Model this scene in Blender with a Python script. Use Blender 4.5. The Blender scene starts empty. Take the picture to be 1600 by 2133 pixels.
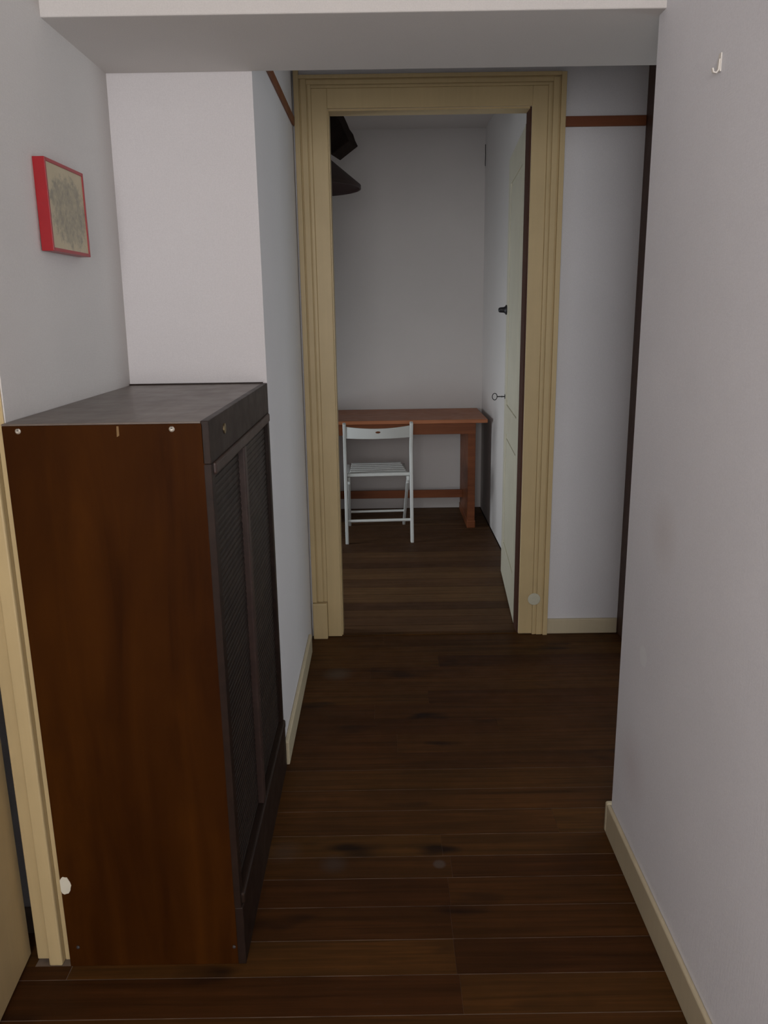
import bpy, bmesh, math, random
from mathutils import Vector, Matrix

random.seed(7)
scene = bpy.context.scene
C = scene.collection

# ------------------------------------------------------------------ camera
F_PX, W_PX, H_PX = 1690.0, 1600.0, 2133.0
CAM_H, PITCH, ROLL = 1.45, math.radians(14.0), math.radians(0.85)
fw = Vector((0, math.cos(PITCH), -math.sin(PITCH)))
r0 = Vector((1, 0, 0))
u0 = r0.cross(fw)
right = r0 * math.cos(ROLL) - u0 * math.sin(ROLL)
up = u0 * math.cos(ROLL) + r0 * math.sin(ROLL)
cam_data = bpy.data.cameras.new('camera')
cam_data.sensor_fit = 'VERTICAL'
cam_data.sensor_height = 36.0
cam_data.sensor_width = 27.0
cam_data.lens = F_PX / H_PX * 36.0
cam_data.clip_start = 0.02
cam = bpy.data.objects.new('camera', cam_data)
C.objects.link(cam)
m = Matrix.Identity(4)
for i in range(3):
    m[i][0] = right[i]; m[i][1] = up[i]; m[i][2] = -fw[i]
m[2][3] = CAM_H
cam.matrix_world = m
scene.camera = cam

# ------------------------------------------------------------------ world, lights, exposure
vs = scene.view_settings
vs.view_transform = 'Standard'
vs.look = 'None'
vs.gamma = 1.0
vs.use_curve_mapping = False
vs.exposure = 0.0
world = bpy.data.worlds.new('sky')
scene.world = world
world.use_nodes = True
bg = world.node_tree.nodes['Background']
bg.inputs[0].default_value = (0.62, 0.72, 0.9, 1)
bg.inputs[1].default_value = 0.6

def added_daylight(name, loc, direction, sx, sy, power, color):
    """added area lamp giving daylight for an unseen, guessed window"""
    l = bpy.data.lights.new(name, 'AREA')
    l.shape = 'RECTANGLE'; l.size = sx; l.size_y = sy
    l.energy = power; l.color = color
    o = bpy.data.objects.new(name, l)
    C.objects.link(o)
    o.location = loc
    o.rotation_euler = Vector(direction).to_track_quat('-Z', 'Y').to_euler()
    return o

added_daylight('added_hall_daylight', (-0.22, -1.62, 1.60), (0, 1, 0.0), 0.85, 1.1, 45.0, (1.0, 0.965, 0.965))  # added lamp for a guessed window behind the camera
added_daylight('added_side_daylight', (3.22, 3.05, 1.55), (-1, -0.05, -0.15), 1.2, 1.2, 20.0, (0.90, 0.97, 1.0))  # added lamp for the guessed side room window
added_daylight('added_room_daylight', (-3.1, 4.1, 0.85), (1, 0.12, 0.0), 1.3, 1.3, 85.0, (0.90, 0.96, 1.0))  # added lamp outside the far room's unseen sloped opening

# ------------------------------------------------------------------ helpers
class MB:
    """collects shapes; coordinates are those of the parent (or the world)"""
    def __init__(self):
        self.bm = bmesh.new()
    def hexa(self, pts):
        v = [self.bm.verts.new(p) for p in pts]
        for f in ((0, 3, 2, 1), (4, 5, 6, 7), (0, 1, 5, 4), (1, 2, 6, 5), (2, 3, 7, 6), (3, 0, 4, 7)):
            self.bm.faces.new([v[i] for i in f])
        return self
    def box(self, x0, x1, y0, y1, z0, z1):
        return self.hexa([(x0, y0, z0), (x1, y0, z0), (x1, y1, z0), (x0, y1, z0),
                          (x0, y0, z1), (x1, y0, z1), (x1, y1, z1), (x0, y1, z1)])
    def bar(self, a, b, w, d, side=(1, 0, 0)):
        return self.sweep([a, b], w, d, side)
    def sweep(self, pts, w, d, side=(1, 0, 0)):
        pts = [Vector(p) for p in pts]
        s = Vector(side).normalized()
        rings = []
        for i, p in enumerate(pts):
            t = (pts[min(i + 1, len(pts) - 1)] - pts[max(i - 1, 0)]).normalized()
            n = t.cross(s).normalized()
            rings.append([self.bm.verts.new(p + s * a * w / 2 + n * b * d / 2)
                          for a, b in ((-1, -1), (1, -1), (1, 1), (-1, 1))])
        for a, b in zip(rings[:-1], rings[1:]):
            for k in range(4):
                self.bm.faces.new((a[k], a[(k + 1) % 4], b[(k + 1) % 4], b[k]))
        self.bm.faces.new(rings[0][::-1]); self.bm.faces.new(rings[-1])
        return self
    def tube(self, pts, r, n=8, closed=False):
        pts = [Vector(p) for p in pts]
        rings = []
        N = len(pts)
        prev = None
        for i, p in enumerate(pts):
            if closed:
                t = (pts[(i + 1) % N] - pts[i - 1]).normalized()
            else:
                t = (pts[min(i + 1, N - 1)] - pts[max(i - 1, 0)]).normalized()
            ref = prev if prev is not None else (Vector((0, 0, 1)) if abs(t.z) < 0.9 else Vector((1, 0, 0)))
            e1 = (ref - t * ref.dot(t)).normalized(); prev = e1
            e2 = t.cross(e1)
            rings.append([self.bm.verts.new(p + (e1 * math.cos(2 * math.pi * k / n) + e2 * math.sin(2 * math.pi * k / n)) * r) for k in range(n)])
        pairs = list(zip(rings[:-1], rings[1:]))
        if closed: pairs.append((rings[-1], rings[0]))
        for a, b in pairs:
            for k in range(n):
                self.bm.faces.new((a[k], a[(k + 1) % n], b[(k + 1) % n], b[k]))
        if not closed:
            self.bm.faces.new(rings[0][::-1]); self.bm.faces.new(rings[-1])
        return self
    def lathe(self, prof, origin=(0, 0, 0), axis=(0, 0, 1), n=24, closed=False):
        o = Vector(origin); a = Vector(axis).normalized()
        ref = Vector((1, 0, 0)) if abs(a.x) < 0.9 else Vector((0, 1, 0))
        e1 = a.cross(ref).normalized(); e2 = a.cross(e1)
        rings = []
        for rad, h in prof:
            if rad < 1e-6:
                rings.append([self.bm.verts.new(o + a * h)])
            else:
                rings.append([self.bm.verts.new(o + a * h + (e1 * math.cos(2 * math.pi * k / n) + e2 * math.sin(2 * math.pi * k / n)) * rad) for k in range(n)])
        prs = list(zip(rings[:-1], rings[1:]))
        if closed: prs.append((rings[-1], rings[0]))
        for p, q in prs:
            for k in range(n):
                k2 = (k + 1) % n
                if len(p) == 1 and len(q) == 1: continue
                if len(p) == 1: self.bm.faces.new((p[0], q[k2], q[k]))
                elif len(q) == 1: self.bm.faces.new((p[k], p[k2], q[0]))
                else: self.bm.faces.new((p[k], p[k2], q[k2], q[k]))
        if not closed:
            if len(rings[0]) > 1: self.bm.faces.new(rings[0][::-1])
            if len(rings[-1]) > 1: self.bm.faces.new(rings[-1])
        return self
    def prism(self, poly, a, b):
        """poly: points (3D); extruded from offset vector a to b"""
        a = Vector(a); b = Vector(b)
        p = [self.bm.verts.new(Vector(q) + a) for q in poly]
        q = [self.bm.verts.new(Vector(s) + b) for s in poly]
        self.bm.faces.new(p[::-1]); self.bm.faces.new(q)
        n = len(p)
        for k in range(n):
            self.bm.faces.new((p[k], p[(k + 1) % n], q[(k + 1) % n], q[k]))
        return self
    def build(self, name, mat, parent=None, bevel=0.0, seg=2, smooth=False, recentre=True):
        bm = self.bm
        bmesh.ops.recalc_face_normals(bm, faces=bm.faces)
        if bevel > 0:
            es = [e for e in bm.edges if len(e.link_faces) == 2 and e.calc_face_angle(0) > 0.6]
            bmesh.ops.bevel(bm, geom=es, offset=bevel, segments=seg, profile=0.5, affect='EDGES')
        xs = [v.co for v in bm.verts]
        lo = Vector([min(v[i] for v in xs) for i in range(3)])
        hi = Vector([max(v[i] for v in xs) for i in range(3)])
        o0 = Vector(((lo.x + hi.x) / 2, (lo.y + hi.y) / 2, lo.z)) if recentre else Vector((0, 0, 0))
        bmesh.ops.translate(bm, verts=bm.verts, vec=-o0)
        me = bpy.data.meshes.new(name)
        bm.to_mesh(me); bm.free()
        if smooth:
            for p in me.polygons: p.use_smooth = True
            try: me.set_sharp_from_angle(angle=math.radians(40))
            except Exception: pass
        if mat: me.materials.append(mat)
        o = bpy.data.objects.new(name, me)
        C.objects.link(o)
        o.location = o0
        if parent: o.parent = parent
        return o

def B(name, mat, x0, x1, y0, y1, z0, z1, parent=None, bevel=0.0, seg=2):
    return MB().box(x0, x1, y0, y1, z0, z1).build(name, mat, parent, bevel, seg)

def struct(o):
    o['kind'] = 'structure'
    return o

def SB(name, mat, x0, x1, y0, y1, z0, z1, bevel=0.0):
    return struct(B(name, mat, x0, x1, y0, y1, z0, z1, None, bevel))

def empty(name, loc, rz=0.0):
    o = bpy.data.objects.new(name, None)
    o.empty_display_size = 0.05
    C.objects.link(o)
    o.location = loc; o.rotation_euler = (0, 0, rz)
    return o

def tag(o, label, cat, group=None):
    o['label'] = label; o['category'] = cat
    if group: o['group'] = group
    return o

def boolean_cut(o, cutter):
    md = o.modifiers.new('cut', 'BOOLEAN')
    md.object = cutter; md.operation = 'DIFFERENCE'; md.solver = 'EXACT'
    bpy.context.view_layer.update()
    dg = bpy.context.evaluated_depsgraph_get()
    me = bpy.data.meshes.new_from_object(o.evaluated_get(dg))
    o.modifiers.clear()
    old = o.data; o.data = me
    bpy.data.meshes.remove(old)
    cm = cutter.data
    bpy.data.objects.remove(cutter); bpy.data.meshes.remove(cm)

# ------------------------------------------------------------------ materials
class NT:
    def __init__(self, name, rough=0.6, spec=0.5):
        self.mat = bpy.data.materials.new(name)
        self.mat.use_nodes = True
        self.t = self.mat.node_tree
        self.n = self.t.nodes; self.l = self.t.links
        self.p = self.n['Principled BSDF']
        self.p.inputs['Roughness'].default_value = rough
        self.p.inputs['Specular IOR Level'].default_value = spec
    def node(self, typ, **kw):
        x = self.n.new(typ)
        for k, v in kw.items(): setattr(x, k, v)
        return x
    def link(self, a, b): self.l.new(a, b)
    def coords(self, scale=(1, 1, 1), kind='Object'):
        tc = self.node('ShaderNodeTexCoord')
        mp = self.node('ShaderNodeMapping')
        mp.inputs['Scale'].default_value = scale
        self.link(tc.outputs[kind], mp.inputs['Vector'])
        return mp.outputs[0]
    def world(self, scale=(1, 1, 1)):
        g = self.node('ShaderNodeNewGeometry')
        mp = self.node('ShaderNodeMapping')
        mp.inputs['Scale'].default_value = scale
        self.link(g.outputs['Position'], mp.inputs['Vector'])
        return mp.outputs[0]
    def noise(self, vec, scale, detail=4, rough=0.55, dist=0.0):
        x = self.node('ShaderNodeTexNoise')
        x.inputs['Scale'].default_value = scale
        x.inputs['Detail'].default_value = detail
        x.inputs['Roughness'].default_value = rough
        x.inputs['Distortion'].default_value = dist
        self.link(vec, x.inputs['Vector'])
        return x.outputs[0]
    def ramp(self, fac, stops):
        x = self.node('ShaderNodeValToRGB')
        e = x.color_ramp.elements
        while len(e) < len(stops): e.new(0.5)
        for i, (p, c) in enumerate(stops):
            e[i].position = p
            e[i].color = (*c, 1) if len(c) == 3 else c
        self.link(fac, x.inputs[0])
        return x.outputs[0]
    def mix(self, fac, a, b, mode='MIX'):
        x = self.node('ShaderNodeMix', data_type='RGBA', blend_type=mode)
        for s, v in ((x.inputs[0], fac), (x.inputs[6], a), (x.inputs[7], b)):
            if isinstance(v, (int, float)): s.default_value = v
            elif isinstance(v, tuple): s.default_value = (*v, 1)
            else: self.link(v, s)
        return x.outputs[2]
    def math(self, op, a, b=0.0):
        x = self.node('ShaderNodeMath', operation=op)
        for s, v in zip(x.inputs, (a, b)):
            if isinstance(v, (int, float)): s.default_value = v
            else: self.link(v, s)
        return x.outputs[0]
    def spot(self, pos, r0, r1):
        """1 inside r0, 0 beyond r1, about a world point"""
        g = self.node('ShaderNodeNewGeometry')
        d = self.node('ShaderNodeVectorMath', operation='DISTANCE')
        d.inputs[1].default_value = pos
        self.link(g.outputs['Position'], d.inputs[0])
        mr = self.node('ShaderNodeMapRange')
        mr.inputs['From Min'].default_value = r0; mr.inputs['From Max'].default_value = r1
        mr.inputs['To Min'].default_value = 1; mr.inputs['To Max'].default_value = 0
        self.link(d.outputs['Value'], mr.inputs['Value'])
        return mr.outputs[0]
    def bump(self, h, strength=0.2, dist=0.002):
        b = self.node('ShaderNodeBump')
        b.inputs['Strength'].default_value = strength
        b.inputs['Distance'].default_value = dist
        self.link(h, b.inputs['Height'])
        self.link(b.outputs[0], self.p.inputs['Normal'])
    def color(self, c):
        if isinstance(c, tuple): self.p.inputs['Base Color'].default_value = (*c, 1)
        else: self.link(c, self.p.inputs['Base Color'])
        return self

def wall_material(name, col, weave=0.15, var=0.06, spots=()):
    t = NT(name, 0.85, 0.25)
    w = t.world()
    big = t.noise(w, 1.7, 4)
    mid = t.noise(w, 9.0, 3)
    a = tuple(c * (1 - var) for c in col); b = tuple(min(1, c * (1 + var * 0.5)) for c in col)
    c = t.ramp(big, [(0.3, a), (0.7, b)])
    c = t.mix(0.25, c, t.ramp(mid, [(0.3, a), (0.7, col)]))
    fine = t.noise(t.world(), 330.0, 2, 0.7)
    c = t.mix(1.0, c, t.ramp(fine, [(0.30, (0.93, 0.93, 0.93)), (0.70, (1.0, 1.0, 1.0))]), 'MULTIPLY')
    for pos, ra, rb, sc, amt in spots:
        c = t.mix(t.math('MULTIPLY', t.spot(pos, ra, rb), amt), c, sc)
    t.color(c)
    h1 = t.noise(t.world((260, 260, 28)), 1.0, 2)
    h2 = t.noise(t.world((30, 30, 300)), 1.0, 2)
    t.bump(t.math('ADD', h1, h2), weave, 0.002)
    return t.mat

def paint_material(name, col, var=0.08, rough=0.45, streak=(60, 60, 4)):
    t = NT(name, rough, 0.4)
    n1 = t.noise(t.world(streak), 1.0, 3)
    n2 = t.noise(t.world(), 5.0, 4)
    a = tuple(c * (1 - var) for c in col); b = tuple(c * (1 + var) for c in col)
    c = t.ramp(n2, [(0.25, a), (0.75, b)])
    c = t.mix(0.35, c, t.ramp(n1, [(0.3, a), (0.7, b)]))
    t.color(c)
    t.bump(n1, 0.12, 0.002)
    return t.mat

def wood_material(name, dark, light, grain=(2.2, 55, 55), rough=0.45, spec=0.4, bump=0.1, randomness=0.0, worldspace=False, extra=None):
    t = NT(name, rough, spec)
    v = t.world(grain) if worldspace else t.coords(grain)
    if randomness:
        oi = t.node('ShaderNodeObjectInfo')
        sc = t.node('ShaderNodeVectorMath', operation='SCALE')
        cb = t.node('ShaderNodeCombineXYZ')
        for k in range(3): t.link(oi.outputs['Random'], cb.inputs[k])
        t.link(cb.outputs[0], sc.inputs[0]); sc.inputs['Scale'].default_value = 37.0
        ad = t.node('ShaderNodeVectorMath', operation='ADD')
        t.link(v, ad.inputs[0]); t.link(sc.outputs[0], ad.inputs[1])
        v = ad.outputs[0]
    g = t.noise(v, 1.0, 5, 0.6, 0.6)
    c = t.ramp(g, [(0.25, dark), (0.75, light)])
    blot = t.noise(t.world(), 3.5, 4)
    c = t.mix(t.ramp(blot, [(0.35, (0.0,) * 3), (0.75, (0.55,) * 3)]), c, dark)
    if randomness:
        hs = t.node('ShaderNodeHueSaturation')
        t.link(c, hs.inputs['Color'])
        t.link(t.math('ADD', t.math('MULTIPLY', oi.outputs['Random'], randomness), 1.0 - randomness / 2), hs.inputs['Value'])
        t.link(t.math('ADD', t.math('MULTIPLY', oi.outputs['Random'], 0.012), 0.494), hs.inputs['Hue'])
        c = hs.outputs[0]
    if extra: c = extra(t, c)
    t.color(c)
    rr = t.node('ShaderNodeMapRange')
    rr.inputs['To Min'].default_value = max(0.05, rough - 0.1); rr.inputs['To Max'].default_value = rough + 0.15
    t.link(t.noise(t.world(), 14.0, 3), rr.inputs['Value'])
    t.link(rr.outputs[0], t.p.inputs['Roughness'])
    t.bump(g, bump, 0.002)
    return t.mat

def plain(name, col, rough=0.5, metal=0.0, spec=0.5, var=0.1, scale=20):
    t = NT(name, rough, spec)
    n = t.noise(t.coords(), scale, 3)
    t.color(t.ramp(n, [(0.3, tuple(c * (1 - var) for c in col)), (0.7, tuple(min(1, c * (1 + var)) for c in col))]))
    t.p.inputs['Metallic'].default_value = metal
    return t.mat

M_PAPER = wall_material('textured_wallpaper', (0.70, 0.67, 0.645), 0.22, 0.05)
M_PAPER_R = wall_material('lilac_grey_wallpaper', (0.82, 0.82, 0.86), 0.22, 0.05,
                          [((0.626, 1.83, 0.622), 0.022, 0.029, (0.84, 0.86, 0.88), 0.6),
                           ((0.626, 1.86, 0.30), 0.01, 0.12, (0.60, 0.52, 0.52), 0.35),
                           ((0.626, 1.75, 0.95), 0.02, 0.10, (0.62, 0.57, 0.55), 0.35)])
M_WHITE = wall_material('white_paint', (0.76, 0.735, 0.735), 0.08, 0.03)
M_BEAMPLASTER = wall_material('soffit_paint', (0.72, 0.69, 0.66), 0.10, 0.04)
M_PLAIN = wall_material('grey_white_paint', (0.70, 0.69, 0.70), 0.06, 0.04)
M_ROOM = wall_material('room_paint', (0.66, 0.63, 0.61), 0.06, 0.04)
M_CREAM = paint_material('cream_gloss_paint', (0.56, 0.43, 0.225))
M_CREAM2 = paint_material('aged_cream_paint', (0.53, 0.455, 0.31))
M_DOORPAINT = paint_material('pale_cream_paint', (0.56, 0.53, 0.42))
M_DUST = plain('dusty_joint', (0.17, 0.13, 0.10), 0.95, spec=0.1, var=0.5, scale=9)
M_DARKJOINT = plain('dark_joint', (0.012, 0.008, 0.006), 0.95, spec=0.1)

def floor_marks(t, c):
    for pos, ra, rb, col, amt in (((0.135, 1.889, 0), 0.012, 0.020, (0.10, 0.085, 0.075), 0.5),
                                  ((-0.15, 1.895, 0), 0.012, 0.045, (0.062, 0.05, 0.042), 0.45),
                                  ((-0.20, 3.075, 0), 0.02, 0.07, (0.09, 0.08, 0.065), 0.4),
                                  ((-0.29, 1.95, 0), 0.01, 0.06, (0.055, 0.043, 0.035), 0.4)):
        c = t.mix(t.math('MULTIPLY', t.spot(pos, ra, rb), amt), c, col)
    sc = t.noise(t.world((14, 55, 1)), 1.0, 6, 0.75)
    c = t.mix(t.ramp(sc, [(0.62, (0, 0, 0)), (0.80, (0.28,) * 3)]), c, (0.12, 0.095, 0.075))
    kn = t.noise(t.world((3.0, 8, 1)), 1.0, 2)
    c = t.mix(t.ramp(kn, [(0.62, (0, 0, 0)), (0.72, (0.8,) * 3)]), c, (0.006, 0.004, 0.004))
    return c

M_BOARD = wood_material('dark_varnished_board', (0.034, 0.0145, 0.0045), (0.098, 0.038, 0.010), (2.0, 60, 60), 0.5, 0.09, 0.12, 0.42, extra=floor_marks)
M_BOARD2 = wood_material('worn_brown_board', (0.062, 0.030, 0.013), (0.145, 0.075, 0.034), (2.0, 60, 60), 0.55, 0.12, 0.12, 0.6)
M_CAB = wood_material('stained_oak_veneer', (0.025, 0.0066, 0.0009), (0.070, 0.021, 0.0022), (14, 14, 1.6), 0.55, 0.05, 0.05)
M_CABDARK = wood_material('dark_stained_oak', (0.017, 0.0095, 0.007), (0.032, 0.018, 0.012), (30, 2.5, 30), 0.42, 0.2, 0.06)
M_CABTOP = wood_material('sheen_grey_cabinet_top', (0.12, 0.094, 0.078), (0.185, 0.15, 0.125), (30, 2.5, 30), 0.36, 0.5, 0.05)  # grey sheen of the top is put into its base colour
M_CABMOULD = wood_material('worn_moulding_wood', (0.035, 0.020, 0.016), (0.06, 0.034, 0.026), (30, 2.5, 30), 0.4, 0.4, 0.05)
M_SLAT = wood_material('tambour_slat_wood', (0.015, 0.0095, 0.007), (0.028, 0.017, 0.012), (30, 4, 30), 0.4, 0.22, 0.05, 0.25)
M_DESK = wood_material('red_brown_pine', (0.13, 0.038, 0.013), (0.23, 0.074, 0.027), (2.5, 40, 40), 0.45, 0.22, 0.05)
M_DESKTOP = wood_material('sheen_toned_pine', (0.33, 0.115, 0.048), (0.52, 0.20, 0.09), (2.5, 40, 40), 0.42, 0.25, 0.04)  # paler than the frame: the top's reflected light is in the colour
M_RAIL = wood_material('orange_brown_stain', (0.16, 0.045, 0.014), (0.24, 0.075, 0.024), (2, 40, 40), 0.5, 0.35, 0.05)
M_POST = wood_material('dark_brown_stain', (0.055, 0.026, 0.017), (0.09, 0.044, 0.028), (40, 40, 2), 0.5, 0.35, 0.05)
M_RAWEDGE = wood_material('unpainted_red_wood', (0.045, 0.014, 0.007), (0.075, 0.026, 0.012), (40, 40, 2), 0.6, 0.3, 0.05)
M_TIMBER = wood_material('old_hewn_timber', (0.010, 0.006, 0.004), (0.035, 0.020, 0.014), (25, 25, 3), 0.8, 0.2, 0.6)
M_CHAIR = paint_material('white_chair_lacquer', (0.66, 0.68, 0.66), 0.03, 0.4)
M_RED = plain('red_lacquer', (0.34, 0.005, 0.010), 0.35, var=0.06)
M_METAL = plain('pale_zinc', (0.62, 0.58, 0.50), 0.4, 0.6, var=0.15, scale=200)
M_STEEL = plain('dull_steel', (0.12, 0.11, 0.11), 0.5, 0.7, var=0.2, scale=200)
M_BRASS = plain('tarnished_brass', (0.25, 0.19, 0.10), 0.45, 0.8, var=0.2, scale=100)
M_IRON = plain('black_iron', (0.02, 0.019, 0.022), 0.5, 0.3, var=0.2, scale=60)
M_SHADE = plain('dark_brown_shade', (0.030, 0.012, 0.010), 0.55, var=0.2)
M_PAINTCHIP = plain('bare_pale_paint', (0.72, 0.68, 0.55), 0.7, var=0.05)
M_HOOK = plain('off_white_plastic', (0.80, 0.76, 0.70), 0.4, var=0.03)
M_CABLE = plain('black_cable', (0.03, 0.03, 0.03), 0.5)
M_BULB = plain('opal_bulb', (0.7, 0.7, 0.66), 0.3)
M_ADDED_WINFRAME = paint_material('added_window_white_paint', (0.7, 0.7, 0.68), 0.04)

def print_material():
    t = NT('sketch_print', 0.35, 0.5)
    v = t.coords()
    sep = t.node('ShaderNodeSeparateXYZ'); t.link(v, sep.inputs[0])
    # paper lies in the y-z plane: y across, z up (from its lower edge)
    yy = t.math('DIVIDE', t.math('SUBTRACT', sep.outputs[1], 0.004), 0.112)
    zz = t.math('DIVIDE', t.math('SUBTRACT', sep.outputs[2], 0.080), 0.080)
    d = t.math('ADD', t.math('POWER', t.math('ABSOLUTE', yy), 2.5), t.math('POWER', t.math('ABSOLUTE', zz), 2.5))
    n = t.noise(t.coords((1, 1, 1)), 38.0, 6, 0.7)
    nl = t.noise(t.coords((1, 120, 40)), 1.0, 5, 0.7, 1.5)
    edge = t.math('ADD', d, t.math('MULTIPLY', t.math('SUBTRACT', n, 0.5), 2.2))
    mask = t.ramp(edge, [(0.55, (1, 1, 1)), (1.0, (0, 0, 0))])
    ink = t.ramp(t.math('ADD', t.math('MULTIPLY', n, 0.6), t.math('MULTIPLY', nl, 0.4)), [(0.36, (1, 1, 1)), (0.62, (0.15,) * 3)])
    a = t.math('MULTIPLY', mask, ink)
    paper = t.ramp(t.noise(v, 12.0, 3), [(0.3, (0.46, 0.39, 0.24)), (0.7, (0.52, 0.44, 0.28))])
    t.color(t.mix(t.math('MULTIPLY', a, 0.8), paper, (0.10, 0.105, 0.09)))
    return t.mat
M_PRINT = print_material()

# ------------------------------------------------------------------ room shell
XL, XP, XR = -0.730, -0.336, 0.626        # left wall, passage left wall, right wall
YB0, YB1 = 1.960, 2.390                   # lowered beam
YD0, YD1 = 3.480, 3.565                   # door wall
YBACK, XFR, XFL = 5.930, 0.725, -2.00     # far room
ZB, ZC, ZN, ZF = 2.073, 2.50, 2.52, 2.63

floor = SB('floor', M_DUST, -3.2, 3.4, -1.7, YD0 + 0.02, -0.12, -0.0008)
floor_far = SB('floor.001', M_DARKJOINT, XFL - 0.1, XFR + 0.1, YD0 + 0.02, YBACK + 0.1, -0.12, -0.0025)

def plank(x0, x1, y0, y1, mat, parent):
    o = MB().box(x0, x1, y0, y1, -0.0025 if parent is floor_far else -0.0008, 0.0).build('plank', mat)
    loc = o.location.copy()
    o.parent = parent
    o.location = loc - parent.location
    return o

seams = [3.475, 3.36, 3.242, 3.13, 3.022, 2.915, 2.804, 2.692, 2.582, 2.459, 2.355, 2.241, 2.133, 2.017, 1.923, 1.836, 1.732, 1.622, 1.516, 1.409]
while seams[-1] > 0.3: seams.append(seams[-1] - 0.108)
for i in range(len(seams) - 1):
    y1, y0 = seams[i], seams[i + 1]
    ym = (y0 + y1) / 2
    g = 0.0013 if ym < 2.5 else 0.0004
    xa = -0.90 if y1 < 1.575 else (XL + 0.001 if y1 < YB1 else XP + 0.001)
    xb = XR - 0.001 if y1 < 2.02 else 1.085
    joints = []
    if 1.40 < ym < 2.0: joints = [0.158 + random.uniform(-0.012, 0.012)]
    elif random.random() < 0.5: joints = [random.uniform(-0.1, 0.5)]
    xs = [xa] + joints + [xb]
    for a, b in zip(xs[:-1], xs[1:]):
        plank(a + 0.0002, b - 0.0002, y0 + g, y1 - g, M_BOARD, floor)
plank(-0.90, XL - 0.0006, 1.5173, 1.5555, M_BOARD, floor)        # short board in the left doorway
plank(-0.90, -0.8155, 1.5560, 1.66, M_BOARD, floor)
fy = [3.505, 3.597, 3.705, 3.80, 3.903, 4.02, 4.135, 4.276, 4.379, 4.471, 4.58, 4.685, 4.79, 4.89, 4.993, 5.10, 5.21, 5.32, 5.43, 5.54, 5.65, 5.76, 5.925]
for a, b in zip(fy[:-1], fy[1:]):
    xm = random.uniform(-0.9, -0.3)
    for x0, x1 in ((-1.99, xm), (xm, 0.718)):
        if a < YD1: 
            if x0 < -1: continue
            x0, x1 = -0.198, 0.604
        plank(x0 + 0.001, x1 - 0.001, a + 0.002, b - 0.002, M_BOARD2, floor_far)
threshold = struct(B('trim_1', M_BOARD, -0.20, 0.606, 3.476, 3.504, -0.003, 0.004))

# left wall: plaster beyond the doorway, lintel over the doorway, hall part behind the camera
# (this old wall leans a little: its foot stands 3 cm further out than its head)
wl = struct(MB().hexa([(-0.812, 1.580, 0), (-0.749, 1.580, 0), (-0.749, YB1 + 0.1, 0), (-0.812, YB1 + 0.1, 0),
                       (-0.812, 1.580, ZC), (-0.7213, 1.580, ZC), (-0.7213, YB1 + 0.1, ZC), (-0.812, YB1 + 0.1, ZC)]).build('wall_left', M_PAPER))
SB('wall_left_lintel', M_PAPER, XL - 0.10, XL, 0.70, 1.580, 2.16, ZC)
SB('wall_left_rear', M_PAPER, XL - 0.10, XL, -1.70, 0.70, 0, ZC)
SB('wall_left_step', M_WHITE, XL - 0.03, XP, YB1, YD0, 0, ZN)              # white face towards the hall, its side is the passage wall
SB('wall_right', M_PAPER_R, XR, XR + 0.085, -1.70, 2.010, 0, ZC, 0.004)
SB('wall_rear_left', M_PAPER, XL - 0.05, -0.66, -1.75, -1.65, 0, ZC)
SB('wall_rear_right', M_PAPER, 0.22, XR, -1.75, -1.65, 0, ZC)
SB('wall_rear_sill', M_PAPER, -0.66, 0.22, -1.75, -1.65, 0, 1.03)
SB('wall_rear_head', M_PAPER, -0.66, 0.22, -1.75, -1.65, 2.21, ZC)
SB('ceiling', M_BEAMPLASTER, XL - 0.1, XR + 0.085, -1.75, YB0, ZC, ZC + 0.1)
SB('ceiling_beam', M_BEAMPLASTER, XL - 0.03, 1.09, YB0, YB1, ZB, ZC + 0.1, 0.003)
SB('ceiling_passage', M_PLAIN, XL - 0.03, 1.19, YB1, YD0, ZN, ZN + 0.1)
# right-hand recess of the passage with its brown framed doorway
SB('wall_recess', M_PLAIN, XR + 0.085, 1.19, 1.86, 1.96, 0, ZC)
SB('wall_side', M_PLAIN, 1.09, 1.19, 1.96, 2.10, 0, ZN)
SB('wall_side_far', M_PLAIN, 1.09, 1.19, 3.20, 3.39, 0, ZN)
SB('wall_side_lintel', M_PLAIN, 1.09, 1.19, 2.10, 3.20, 2.10, ZN)
trim2 = struct(empty('trim_2', (1.09, 3.44, 0)))
MB().box(-0.032, 0.10, -0.05, 0.04, 0, 2.51).build('door_post', M_POST, trim2, 0.003)
# unseen side room beyond that doorway, added to bring in the side light
SB('wall_added_sideroom_near', M_PLAIN, 1.19, 3.35, 1.5, 1.6, 0, ZN)
SB('wall_added_sideroom_far', M_PLAIN, 1.19, 3.35, 3.90, 4.0, 0, ZN)
SB('wall_added_sideroom_link', M_PLAIN, 1.09, 1.19, YD0, 4.0, 0, ZN)
SB('wall_added_sideroom_link_near', M_PLAIN, 1.09, 1.19, 1.5, 1.86, 0, ZN)
SB('wall_added_sideroom_window_left', M_PLAIN, 3.25, 3.35, 1.6, 2.42, 0, ZN)
SB('wall_added_sideroom_window_right', M_PLAIN, 3.25, 3.35, 3.68, 3.90, 0, ZN)
SB('wall_added_sideroom_window_sill', M_PLAIN, 3.25, 3.35, 2.42, 3.68, 0, 0.93)
SB('wall_added_sideroom_window_head', M_PLAIN, 3.25, 3.35, 2.42, 3.68, 2.17, ZN)
SB('ceiling_sideroom', M_PLAIN, 1.19, 3.35, 1.5, 4.0, ZN, ZN + 0.1)

# wall with the cream framed doorway
SB('wall_door_left', M_PLAIN, XFL, -0.20, YD0, YD1, 0, ZF)
SB('wall_door_right', M_PLAIN, 0.606, 1.09, YD0, YD1, 0, ZF)
SB('wall_door_head', M_PLAIN, -0.20, 0.606, YD0, YD1, 2.218, ZF)

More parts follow.
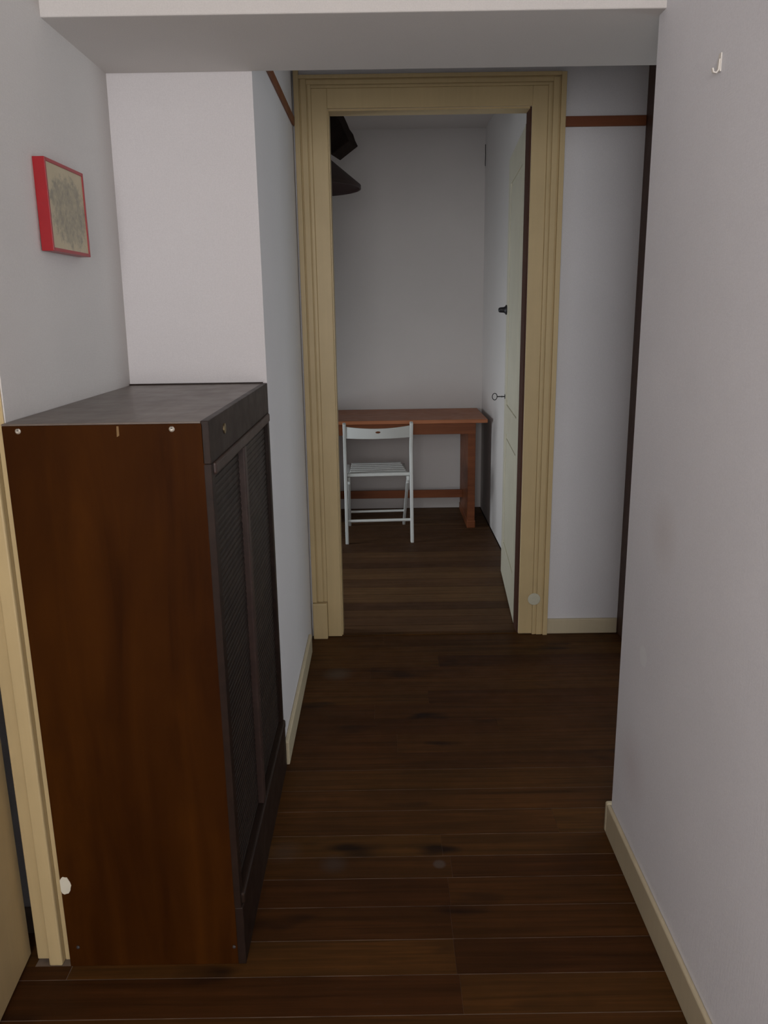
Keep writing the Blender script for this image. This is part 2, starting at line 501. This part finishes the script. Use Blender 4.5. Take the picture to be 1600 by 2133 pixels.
# far room
SB('wall_back', M_ROOM, XFL - 0.1, XFR + 0.1, YBACK, YBACK + 0.1, 0, ZF)
SB('wall_room_right', M_ROOM, XFR, XFR + 0.1, YD1, YBACK, 0, ZF)
struct(MB().prism([(XFL, YD0, 0), (XFL, YBACK, 0), (XFL, YBACK, 0.40), (XFL, YD0, 0.40)], (-0.1, 0, 0), (0, 0, 0)).build('wall_room_left_sill', M_ROOM))
SB('wall_room_left_near', M_ROOM, XFL - 0.1, XFL, YD0, 3.70, 0.40, ZF)
SB('wall_room_left_far', M_ROOM, XFL - 0.1, XFL, 4.85, YBACK, 0.40, ZF)
struct(MB().prism([(XFL, 3.70, 1.45), (XFL, 4.85, 0.82), (XFL, 4.85, ZF), (XFL, 3.70, ZF)], (-0.1, 0, 0), (0, 0, 0)).build('wall_room_left_added_head', M_ROOM))  # unseen head, sloped to cut a diagonal light edge across the room
SB('ceiling_room', M_ROOM, XFL - 0.1, XFR + 0.1, YD0, YBACK + 0.1, ZF, ZF + 0.1)

# dark room behind the left door
SB('wall_closet_far', M_PLAIN, -2.2, -0.812, 1.75, 1.85, 0, ZC)
SB('wall_closet_near', M_PLAIN, -2.2, XL - 0.10, 0.2, 0.3, 0, ZC)
SB('wall_closet_left', M_PLAIN, -2.3, -2.2, 0.2, 1.85, 0, ZC)
SB('ceiling_closet', M_PLAIN, -2.3, -0.812, 0.2, 1.85, ZC, ZC + 0.1)

# unseen windows, added to account for the light (frames in the openings)
def window(name, loc, rz, w, h, n):
    r = struct(empty(name, loc, rz))
    MB().box(-w / 2, -w / 2 + 0.05, -0.03, 0.03, 0, h).build('added_window_stile', M_ADDED_WINFRAME, r)
    MB().box(w / 2 - 0.05, w / 2, -0.03, 0.03, 0, h).build('added_window_stile', M_ADDED_WINFRAME, r)
    MB().box(-w / 2 + 0.05, w / 2 - 0.05, -0.03, 0.03, 0, 0.05).build('added_window_rail', M_ADDED_WINFRAME, r)
    MB().box(-w / 2 + 0.05, w / 2 - 0.05, -0.03, 0.03, h - 0.05, h).build('added_window_rail', M_ADDED_WINFRAME, r)
    MB().box(-0.03, 0.03, -0.03, 0.03, 0.05, h - 0.05).build('added_window_mullion', M_ADDED_WINFRAME, r)
window('added_window_1', (-0.22, -1.71, 1.03), 0, 0.88, 1.18, 1)
window('added_window_2', (3.36, 3.05, 0.93), math.pi / 2, 1.26, 1.24, 2)
w3 = struct(empty('added_window_3', (XFL - 0.07, 4.275, 0.40)))  # added unseen window, its sloping top made to shape the room light
MB().bar((0, -0.575, 0.02), (0, 0.575, 0.02), 0.04, 0.04).build('added_window_rail', M_ADDED_WINFRAME, w3)
MB().bar((0, -0.575, 1.03), (0, 0.575, 0.40), 0.04, 0.04).build('added_window_rail', M_ADDED_WINFRAME, w3)
MB().bar((0, -0.555, 0.04), (0, -0.555, 1.0), 0.04, 0.04).build('added_window_stile', M_ADDED_WINFRAME, w3)
MB().bar((0, 0.555, 0.04), (0, 0.555, 0.39), 0.04, 0.04).build('added_window_stile', M_ADDED_WINFRAME, w3)

# baseboards
bbr = struct(empty('baseboard_right', (XR, 0, 0)))
MB().box(-0.012, 0, -1.65, 2.012, 0, 0.093).build('baseboard_run', M_CREAM2, bbr, 0.005, 3)
MB().box(-0.012, 0.085, 2.0105, 2.030, 0, 0.093).build('baseboard_return', M_CREAM2, bbr, 0.006, 3)
struct(MB().box(XP, XP + 0.014, YB1 + 0.002, 3.30, 0, 0.085).build('baseboard_left', M_CREAM2, None, 0.004, 2))
struct(MB().box(0.737, 1.056, YD0 - 0.014, YD0, 0, 0.070).build('baseboard_back', M_CREAM2, None, 0.003, 2))
# picture rails of the passage
struct(MB().box(XP, XP + 0.009, YB1 + 0.002, YD0 - 0.04, 2.152, 2.184).build('trim_3', M_RAIL, None, 0.002))
struct(MB().box(0.737, 1.057, YD0 - 0.012, YD0, 2.140, 2.178).build('trim_4', M_RAIL, None, 0.002))

# cream door surround: flat jamb boards plus stepped moulding
tr = struct(empty('trim_5', (0.203, YD0, 0)))
def L(x): return x - 0.203
def moulding_steps(w):
    return [(0.0, 0.20 * w, 0.018), (0.20 * w, 0.27 * w, 0.0155), (0.27 * w, 0.62 * w, 0.020), (0.62 * w, 0.70 * w, 0.0175), (0.70 * w, w, 0.028)]
MB().box(L(-0.262), L(-0.200), -0.014, 0, 0.003, 2.290).build('jamb_board', M_CREAM, tr, 0.002)
MB().box(L(0.606), L(0.667), -0.014, 0, 0.003, 2.290).build('jamb_board', M_CREAM, tr, 0.002)
MB().box(L(-0.200), L(0.606), -0.014, 0, 2.218, 2.290).build('head_board', M_CREAM, tr, 0.002)
mb = MB()
for a, b, d in moulding_steps(0.066): mb.box(L(-0.262 - b), L(-0.262 - a), -d, 0, 0.172, 2.290 + b)
mb.build('moulding', M_CREAM, tr, 0.0015)
mb = MB()
for a, b, d in moulding_steps(0.068): mb.box(L(0.667 + a), L(0.667 + b), -d, 0, 0.0, 2.290 + b * 0.66)
mb.build('moulding', M_CREAM, tr, 0.0015)
mb = MB()
for a, b, d in moulding_steps(0.046): mb.box(L(-0.262 - a * 1.43), L(0.667 + a * 1.48), -d, 0, 2.290 + a, 2.290 + b)
mb.build('moulding', M_CREAM, tr, 0.0015)
MB().box(L(-0.328), L(-0.2625), -0.040, 0, 0.0, 0.170).build('plinth_block', M_CREAM, tr, 0.004)
pm = MB().lathe([(0.0, 0.0), (0.0285, 0.0), (0.027, 0.0012), (0.0, 0.0016)], (L(0.672), -0.0225, 0.172), (0, -1, 0), 20).build('pale_disc', plain('pale_disc_cream', (0.55, 0.53, 0.41), 0.6, var=0.08), tr)  # pale round disc on the right moulding
struct(MB().box(0.5995, 0.606, YD0 + 0.001, YD1, 0.0, 2.217).build('trim_6', M_RAWEDGE))
struct(MB().box(-0.1945, 0.5990, YD0 + 0.001, YD1 + 0.002, 2.211, 2.218).build('trim_8', M_CREAM))
struct(MB().box(-0.200, -0.195, YD0 + 0.001, YD1 + 0.002, 0.0, 2.218).build('trim_9', M_CREAM))

# open door of the far room
d1 = struct(empty('door_1', (0.634, 3.572, 0.008), 0))
ang = math.atan2(0.655 - 0.600, 0.79)
d1.rotation_euler = (0, 0, -ang)
LEAF_W, LEAF_H, LEAF_T = 0.80, 2.165, 0.034
# leaf: local x = -T..0 is thickness, local y runs from hinge to free edge
MB().box(-LEAF_T + 0.006, -0.006, 0.002, LEAF_W, 0, LEAF_H).build('leaf', M_DOORPAINT, d1, 0.001)
MB().box(-LEAF_T, 0, -0.001, 0.002, 0, LEAF_H).build('hinge_edge', M_RAWEDGE, d1)
def frame_piece(y0, y1, z0, z1, nm):
    MB().box(-LEAF_T, -LEAF_T + 0.007, y0, y1, z0, z1).build(nm, M_DOORPAINT, d1, 0.002)
frame_piece(0.002, 0.11, 0, LEAF_H, 'stile'); frame_piece(LEAF_W - 0.11, LEAF_W, 0, LEAF_H, 'stile')
for z0, z1 in ((0, 0.20), (0.80, 0.95), (LEAF_H - 0.13, LEAF_H)): frame_piece(0.11, LEAF_W - 0.11, z0, z1, 'rail')
for z0, z1 in ((0.225, 0.775), (0.975, LEAF_H - 0.155)):
    MB().prism([(-LEAF_T + 0.0065, 0.135, z0), (-LEAF_T + 0.0065, LEAF_W - 0.135, z0), (-LEAF_T + 0.0065, LEAF_W - 0.135, z1), (-LEAF_T + 0.0065, 0.135, z1)], (0, 0, 0), (-0.005, 0, 0)).build('panel', M_DOORPAINT, d1, 0.003)
MB().lathe([(0.0, 0), (0.025, 0), (0.0245, 0.006), (0.018, 0.010), (0.0145, 0.016), (0.0135, 0.030), (0.0125, 0.038), (0.008, 0.043), (0.0, 0.045)],
           (-LEAF_T, LEAF_W - 0.035, 1.432), (-1, 0, 0), 20).build('knob', M_IRON, d1, smooth=True)
MB().lathe([(0.0, 0), (0.012, 0), (0.012, 0.003), (0.0, 0.003)], (-LEAF_T, LEAF_W - 0.045, 0.985), (-1, 0, 0), 16).build('keyhole_plate', M_IRON, d1)

# ajar door on the left with its jamb
tj = struct(empty('trim_7', (-0.785, 1.59, 0)))
MB().box(0.002, 0.033, -0.034, -0.0105, 0, 2.16).build('jamb_bead', M_CREAM, tj, 0.004)
MB().box(0.033, 0.048, -0.0145, -0.0105, 0, 2.16).build('jamb_backing', M_CREAM, tj, 0.001)
MB().box(-0.030, 0.002, -0.018, -0.0105, 0.006, 2.16).build('jamb_lining', M_CREAM, tj, 0.002)
MB().box(-0.030, 0.033, -0.86, -0.034, 2.105, 2.16).build('jamb_head', M_CREAM, tj, 0.002)
MB().box(-0.030, 0.033, -0.89, -0.86, 0, 2.16).build('jamb_lining', M_CREAM, tj, 0.002)
d2 = struct(empty('door_2', (-0.775, 0.735, 0.010), math.atan2(0.060, 0.85)))
LW = 0.852
MB().box(-0.034, 0, 0, LW, 0, 2.08).build('leaf', M_CREAM, d2, 0.002)
for y0, y1, z0, z1 in ((0.12, LW - 0.17, 0.16, 0.80), (0.12, LW - 0.17, 1.0, 1.93)):
    mb = MB()
    mb.box(0.0, 0.008, y0, y0 + 0.02, z0, z1).box(0.0, 0.008, y1 - 0.02, y1, z0, z1)
    mb.box(0.0, 0.008, y0 + 0.02, y1 - 0.02, z0, z0 + 0.02).box(0.0, 0.008, y0 + 0.02, y1 - 0.02, z1 - 0.02, z1)
    mb.build('panel_moulding', M_CREAM, d2, 0.002)

# ------------------------------------------------------------------ tambour cabinet
CX0, CX1, CY0, CY1, CZ = -0.7335, -0.3345, 1.555, 2.383, 1.247
cab = tag(empty('tambour_cabinet', ((CX0 + CX1) / 2, (CY0 + CY1) / 2, 0)),
          'tall dark brown wooden filing cabinet with two tambour shutters against the left wall', 'cabinet')
bx, by = cab.location.x, cab.location.y
def cb(x0, x1, y0, y1, z0, z1): return MB().box(x0 - bx, x1 - bx, y0 - by, y1 - by, z0, z1)
cb(CX0, CX1 - 0.012, CY0, CY0 + 0.018, 0.0, CZ - 0.004).build('side_panel', M_CAB, cab, 0.0015)
cb(CX0, CX1 - 0.012, CY1 - 0.018, CY1, 0.0, CZ - 0.004).build('side_panel', M_CAB, cab, 0.0015)
cb(CX0, CX0 + 0.010, CY0 + 0.018, CY1 - 0.018, 0.02, CZ - 0.02).build('back_panel', M_CAB, cab)
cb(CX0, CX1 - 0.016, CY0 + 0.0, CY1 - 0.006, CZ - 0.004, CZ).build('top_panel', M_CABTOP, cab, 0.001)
cb(CX0, CX1 - 0.012, CY1 - 0.006, CY1, CZ - 0.003, CZ + 0.004).build('back_lip', M_CABDARK, cab)
FY0, FY1 = CY0, CY1
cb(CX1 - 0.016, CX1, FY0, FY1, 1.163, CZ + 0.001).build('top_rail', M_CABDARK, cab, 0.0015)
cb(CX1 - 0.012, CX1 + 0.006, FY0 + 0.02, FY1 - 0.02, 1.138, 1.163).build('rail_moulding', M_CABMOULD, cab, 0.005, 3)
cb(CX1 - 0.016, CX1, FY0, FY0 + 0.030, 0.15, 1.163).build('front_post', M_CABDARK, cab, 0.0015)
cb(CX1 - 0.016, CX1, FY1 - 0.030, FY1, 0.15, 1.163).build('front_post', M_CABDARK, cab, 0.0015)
YM = 1.925
cb(CX1 - 0.016, CX1 + 0.005, YM - 0.016, YM + 0.016, 0.178, 1.138).build('centre_divider', M_CABMOULD, cab, 0.004, 3)
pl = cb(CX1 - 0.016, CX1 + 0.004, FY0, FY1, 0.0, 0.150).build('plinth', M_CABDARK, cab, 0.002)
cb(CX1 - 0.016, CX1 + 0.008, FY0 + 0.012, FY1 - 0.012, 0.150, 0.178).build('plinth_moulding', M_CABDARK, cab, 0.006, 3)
slat_me = None
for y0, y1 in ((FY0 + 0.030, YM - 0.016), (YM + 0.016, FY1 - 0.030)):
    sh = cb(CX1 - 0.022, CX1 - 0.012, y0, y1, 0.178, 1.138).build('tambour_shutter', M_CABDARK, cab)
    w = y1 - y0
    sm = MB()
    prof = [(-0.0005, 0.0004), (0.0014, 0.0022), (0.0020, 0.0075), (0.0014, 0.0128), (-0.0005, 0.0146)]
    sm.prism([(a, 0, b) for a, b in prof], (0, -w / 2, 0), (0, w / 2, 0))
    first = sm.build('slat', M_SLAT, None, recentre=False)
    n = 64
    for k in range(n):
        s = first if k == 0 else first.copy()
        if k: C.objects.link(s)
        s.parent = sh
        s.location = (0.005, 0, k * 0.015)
# fittings
MB().lathe([(0.0, 0), (0.011, 0), (0.011, 0.0022), (0.006, 0.003), (0.0, 0.003)], (CX1 - bx, 1.705 - by, 1.212), (1, 0, 0), 18).build('lock_escutcheon', M_BRASS, cab)
for x, z, mt, r in ((-0.702, 1.233, M_METAL, 0.0055), (-0.406, 1.233, M_METAL, 0.0055), (-0.717 + 0.006, 0.052, M_STEEL, 0.004), (-0.356, 0.047, M_STEEL, 0.004)):
    s = MB().lathe([(0.0022, 0.0018), (r * 0.6, 0.0028), (r, 0.0012), (r, 0.0)], (x - bx, CY0 - by, z), (0, -1, 0), 16).build('screw', mt, cab, smooth=True)
    MB().lathe([(0, 0), (0.0028, 0), (0.0028, 0.0012), (0, 0.0012)], (0, 0, 0.0), (0, -1, 0), 10).build('screw_head', M_STEEL, s).location = (0, 0.0, r)
poly = []
for k in range(18):
    a = 2 * math.pi * k / 18
    rx = 0.0140 * (1 + random.uniform(-0.10, 0.06)); rz = 0.0220 * (1 + random.uniform(-0.10, 0.08))
    poly.append((max(CX0 + 0.0004, -0.7235 + rx * math.cos(a)) - bx, CY0 - by, 0.216 + rz * math.sin(a)))
MB().prism(poly, (0, 0.0005, 0), (0, -0.0010, 0)).build('paint_flake', M_PAINTCHIP, cab)['label'] = 'pale cream paint flake near the lower corner'
MB().prism([(-0.512 - bx, CY0 - by, 1.240), (-0.508 - bx, CY0 - by, 1.240), (-0.508 - bx, CY0 - by, 1.222), (-0.513 - bx, CY0 - by, 1.219)], (0, 0.0004, 0), (0, -0.0005, 0)).build('bare_chip', plain('bare_wood_chip', (0.22, 0.13, 0.05), 0.8), cab)

# ------------------------------------------------------------------ picture on the left wall
PY0, PY1, PZ0, PZ1 = 1.838, 2.068, 1.584, 1.774
XF0, XF1 = -0.7297, -0.704
pic = tag(empty('framed_picture', (XL, (PY0 + PY1) / 2, PZ0)), 'small red framed pencil sketch print hanging on the left wall', 'picture')
def pc(x0, x1, y0, y1, z0, z1): return MB().box(x0 - XL, x1 - XL, y0 - (PY0 + PY1) / 2, y1 - (PY0 + PY1) / 2, z0 - PZ0, z1 - PZ0)
ft = 0.0075
pc(XF0, XF1, PY0, PY0 + ft, PZ0, PZ1).build('frame_side', M_RED, pic, 0.0008)
pc(XF0, XF1, PY1 - ft, PY1, PZ0, PZ1).build('frame_side', M_RED, pic, 0.0008)
pc(XF0, XF1, PY0 + ft, PY1 - ft, PZ0, PZ0 + ft).build('frame_side', M_RED, pic, 0.0008)
pc(XF0, XF1, PY0 + ft, PY1 - ft, PZ1 - ft, PZ1).build('frame_side', M_RED, pic, 0.0008)
pc(XF0 + 0.002, XF1 - 0.002, PY0 + ft, PY1 - ft, PZ0 + ft, PZ1 - ft).build('print', M_PRINT, pic)

# white wall hook on the right wall
hk = tag(empty('wall_hook', (XR, 1.630, 1.858)), 'small off-white plastic hook stuck high on the right wall', 'hook')
MB().box(-0.003, -0.0002, -0.006, 0.006, 0.004, 0.036).build('back_plate', M_HOOK, hk, 0.0012)
MB().sweep([(-0.003, 0, 0.026), (-0.004, 0, 0.008), (-0.008, 0, 0.003), (-0.013, 0, 0.004), (-0.015, 0, 0.011)], 0.007, 0.003, (0, 1, 0)).build('hook_arm', M_HOOK, hk, 0.0006)

# ------------------------------------------------------------------ desk
DX0, DX1, DY0, DY1 = -0.74, 0.688, 5.29, 5.915
desk = tag(empty('desk', ((DX0 + DX1) / 2, (DY0 + DY1) / 2, 0)), 'reddish brown wooden desk with panel legs against the far wall', 'desk')
dx, dy = desk.location.x, desk.location.y
def db(x0, x1, y0, y1, z0, z1): return MB().box(x0 - dx, x1 - dx, y0 - dy, y1 - dy, z0, z1)
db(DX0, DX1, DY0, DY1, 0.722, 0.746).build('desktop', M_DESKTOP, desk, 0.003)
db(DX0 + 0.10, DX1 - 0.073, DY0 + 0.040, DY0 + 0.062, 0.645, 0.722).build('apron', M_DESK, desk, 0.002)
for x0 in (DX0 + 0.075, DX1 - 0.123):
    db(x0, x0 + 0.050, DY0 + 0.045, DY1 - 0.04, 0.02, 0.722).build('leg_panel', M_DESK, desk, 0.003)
    db(x0 - 0.004, x0 + 0.054, DY0 + 0.035, DY1 - 0.03, 0.0, 0.055).build('foot', M_DESK, desk, 0.006)
db(DX0 + 0.125, DX1 - 0.123, 5.68, 5.702, 0.134, 0.190).build('stretcher', M_DESK, desk, 0.002)

# ------------------------------------------------------------------ folding chair
XA, XB = -0.238, 0.178
ch = tag(empty('folding_chair', ((XA + XB) / 2, 5.00, 0), math.radians(2.5)), 'white wooden folding chair with slatted seat pulled up to the desk', 'chair')
cx, cy = ch.location.x, ch.location.y
def V(x, y, z): return (x - cx, y - cy, z)
for x in (XA, XB):
    MB().sweep([V(x, 4.990, 0), V(x, 5.030, 0.43), V(x, 5.045, 0.575), V(x, 5.043, 0.61), V(x, 5.030, 0.66), V(x, 4.995, 0.772)], 0.020, 0.032).build('back_post', M_CHAIR, ch, 0.004)
for x in (XA + 0.021, XB - 0.021):
    MB().sweep([V(x, 5.075, 0.385), V(x, 5.46, 0.0)], 0.017, 0.030).build('front_leg', M_CHAIR, ch, 0.003)
    MB().sweep([V(x + (0.0), 5.030, 0.412), V(x, 5.43, 0.420)], 0.016, 0.030).build('seat_rail', M_CHAIR, ch, 0.003)
MB().tube([V(XA, 5.003, 0.148), V(XB, 5.003, 0.148)], 0.0095, 10).build('rear_stretcher', M_CHAIR, ch, smooth=True)
MB().tube([V(XA + 0.021, 5.330, 0.128), V(XB - 0.021, 5.330, 0.128)], 0.0085, 10).build('front_stretcher', M_CHAIR, ch, smooth=True)
MB().box(XA - cx + 0.010, XB - cx - 0.010, 5.024 - cy, 5.046 - cy, 0.430, 0.450).build('seat_back_rail', M_CHAIR, ch, 0.004)
for k in range(6):
    y0 = 5.055 + k * 0.063
    ins = 0.026 + k * 0.003
    MB().box(XA - cx + ins, XB - cx - ins, y0 - cy, y0 + 0.043 - cy, 0.436, 0.449).build('seat_slat', M_CHAIR, ch, 0.003)
# curved backrest with a grip hole
mb = MB(); nseg = 20; rows = []
for k in range(nseg + 1):
    u = -1 + 2 * k / nseg
    x = (XA + XB) / 2 + u * (XB - XA) / 2
    bow = 0.030 * (1 - u * u)
    zt = 0.753 - 0.014 * (1 - u * u); zb = 0.676 - 0.003 * (1 - u * u)
    ring = []
    for off, z in ((-0.007, zb), (0.007, zb), (0.007, zt), (-0.007, zt)):
        yy = 5.012 - bow + off - (z - 0.71) * 0.30
        ring.append(mb.bm.verts.new(V(x, yy, z)))
    rows.append(ring)
for a, b in zip(rows[:-1], rows[1:]):
    for q in range(4): mb.bm.faces.new((a[q], a[(q + 1) % 4], b[(q + 1) % 4], b[q]))
mb.bm.faces.new(rows[0]); mb.bm.faces.new(rows[-1][::-1])
back = mb.build('backrest', M_CHAIR, None, 0.002)
cut = MB()
cut.prism([(0.016 * math.cos(2 * math.pi * k / 20) - 0.001, 0, 0.7155 + 0.0075 * math.sin(2 * math.pi * k / 20)) for k in range(20)], (0, -0.15, 0), (0, 0.15, 0))
boolean_cut(back, cut.build('cutter', None))
back.parent = ch

# ------------------------------------------------------------------ pendant lamp, timber, key, cable
lamp = tag(empty('pendant_lamp', (-0.395, 4.60, 2.075)), 'dark brown conical pendant lamp hanging in the room beyond the doorway', 'lamp')
R = 0.298
MB().lathe([(R, 0.0), (R, 0.018), (0.035, 0.232), (0.030, 0.232), (0.030, 0.226), (R - 0.006, 0.016), (R - 0.006, 0.0)], (0, 0, 0), (0, 0, 1), 48, closed=True).build('lamp_shade', M_SHADE, lamp, smooth=True)
MB().lathe([(0.0, 0.130), (0.022, 0.130), (0.022, 0.225), (0.030, 0.232), (0.024, 0.262), (0.008, 0.280), (0.0, 0.280)], n=20).build('lamp_holder', M_IRON, lamp, smooth=True)
MB().lathe([(0.0, 0.052), (0.018, 0.057), (0.029, 0.078), (0.028, 0.098), (0.016, 0.125), (0.014, 0.132), (0.0, 0.132)], n=20).build('bulb', M_BULB, lamp, smooth=True)
MB().tube([(0, 0, 0.275), (0, 0, ZF - 2.075 - 0.02)], 0.0035, 8).build('cord', M_CABLE, lamp, smooth=True)
MB().lathe([(0.0, ZF - 2.075 - 0.035), (0.02, ZF - 2.075 - 0.035), (0.045, ZF - 2.075 - 0.0005), (0.0, ZF - 2.075 - 0.0005)], n=24).build('ceiling_rose', M_SHADE, lamp, smooth=True)

tb = MB()
a = Vector((-0.335, 5.10, ZF - 0.001)); e = Vector((-0.195, 5.00, 2.335))
t_ = (e - a).normalized()
s_ = Vector((1, 0, 0)); s_ = (s_ - t_ * s_.dot(t_)).normalized(); n_ = t_.cross(s_)
s2 = (s_ * math.cos(0.5) + n_ * math.sin(0.5)); n2 = t_.cross(s2)
rings = []
N = 9
for k in range(N + 1):
    f = k / N
    ring = []
    for q, (i, j) in enumerate(((-1, -1), (1, -1), (1, 1), (-1, 1))):
        p = a.lerp(e, f) + s2 * i * 0.068 * (1 + random.uniform(-0.06, 0.06)) + n2 * j * 0.060 * (1 + random.uniform(-0.06, 0.06))
        if k == 0: p.z = ZF - 0.001
        ring.append(tb.bm.verts.new(p))
    rings.append(ring)
for p, q in zip(rings[:-1], rings[1:]):
    for k in range(4): tb.bm.faces.new((p[k], p[(k + 1) % 4], q[(k + 1) % 4], q[k]))
tb.bm.faces.new(rings[0]); tb.bm.faces.new(rings[-1][::-1])
timber = tag(tb.build('timber_brace', M_TIMBER, None, 0.006), 'dark rough hewn timber coming down slanting from the ceiling above the pendant lamp', 'timber')

key_p = d1.matrix_basis @ Vector((-LEAF_T - 0.003, LEAF_W - 0.045, 0.985))
key = tag(empty('door_key', key_p, -ang), 'black iron key with an oval bow sticking out of the door lock', 'key')
MB().tube([(-0.040, 0, 0), (0.0, 0, 0)], 0.0028, 8).build('shaft', M_IRON, key, smooth=True)
MB().lathe([(0.0, 0), (0.0045, 0), (0.0045, 0.004), (0.0, 0.004)], (-0.012, 0, 0), (-1, 0, 0), 10).build('collar', M_IRON, key)
MB().tube([(-0.052 - 0.0125 * math.cos(2 * math.pi * k / 24), 0.0, 0.0175 * math.sin(2 * math.pi * k / 24)) for k in range(24)], 0.0022, 8, closed=True).build('bow', M_IRON, key, smooth=True)

cl = MB().tube([(XFR - 0.004, 5.90, 2.520), (XFR - 0.006, 5.885, 2.49), (XFR - 0.006, 5.875, 2.45), (XFR - 0.006, 5.885, 2.41), (XFR - 0.004, 5.90, 2.385)], 0.003, 6)
tag(cl.build('hanging_cable', M_CABLE, None, smooth=True), 'short dark cable loop on the wall in the far room corner', 'cable')
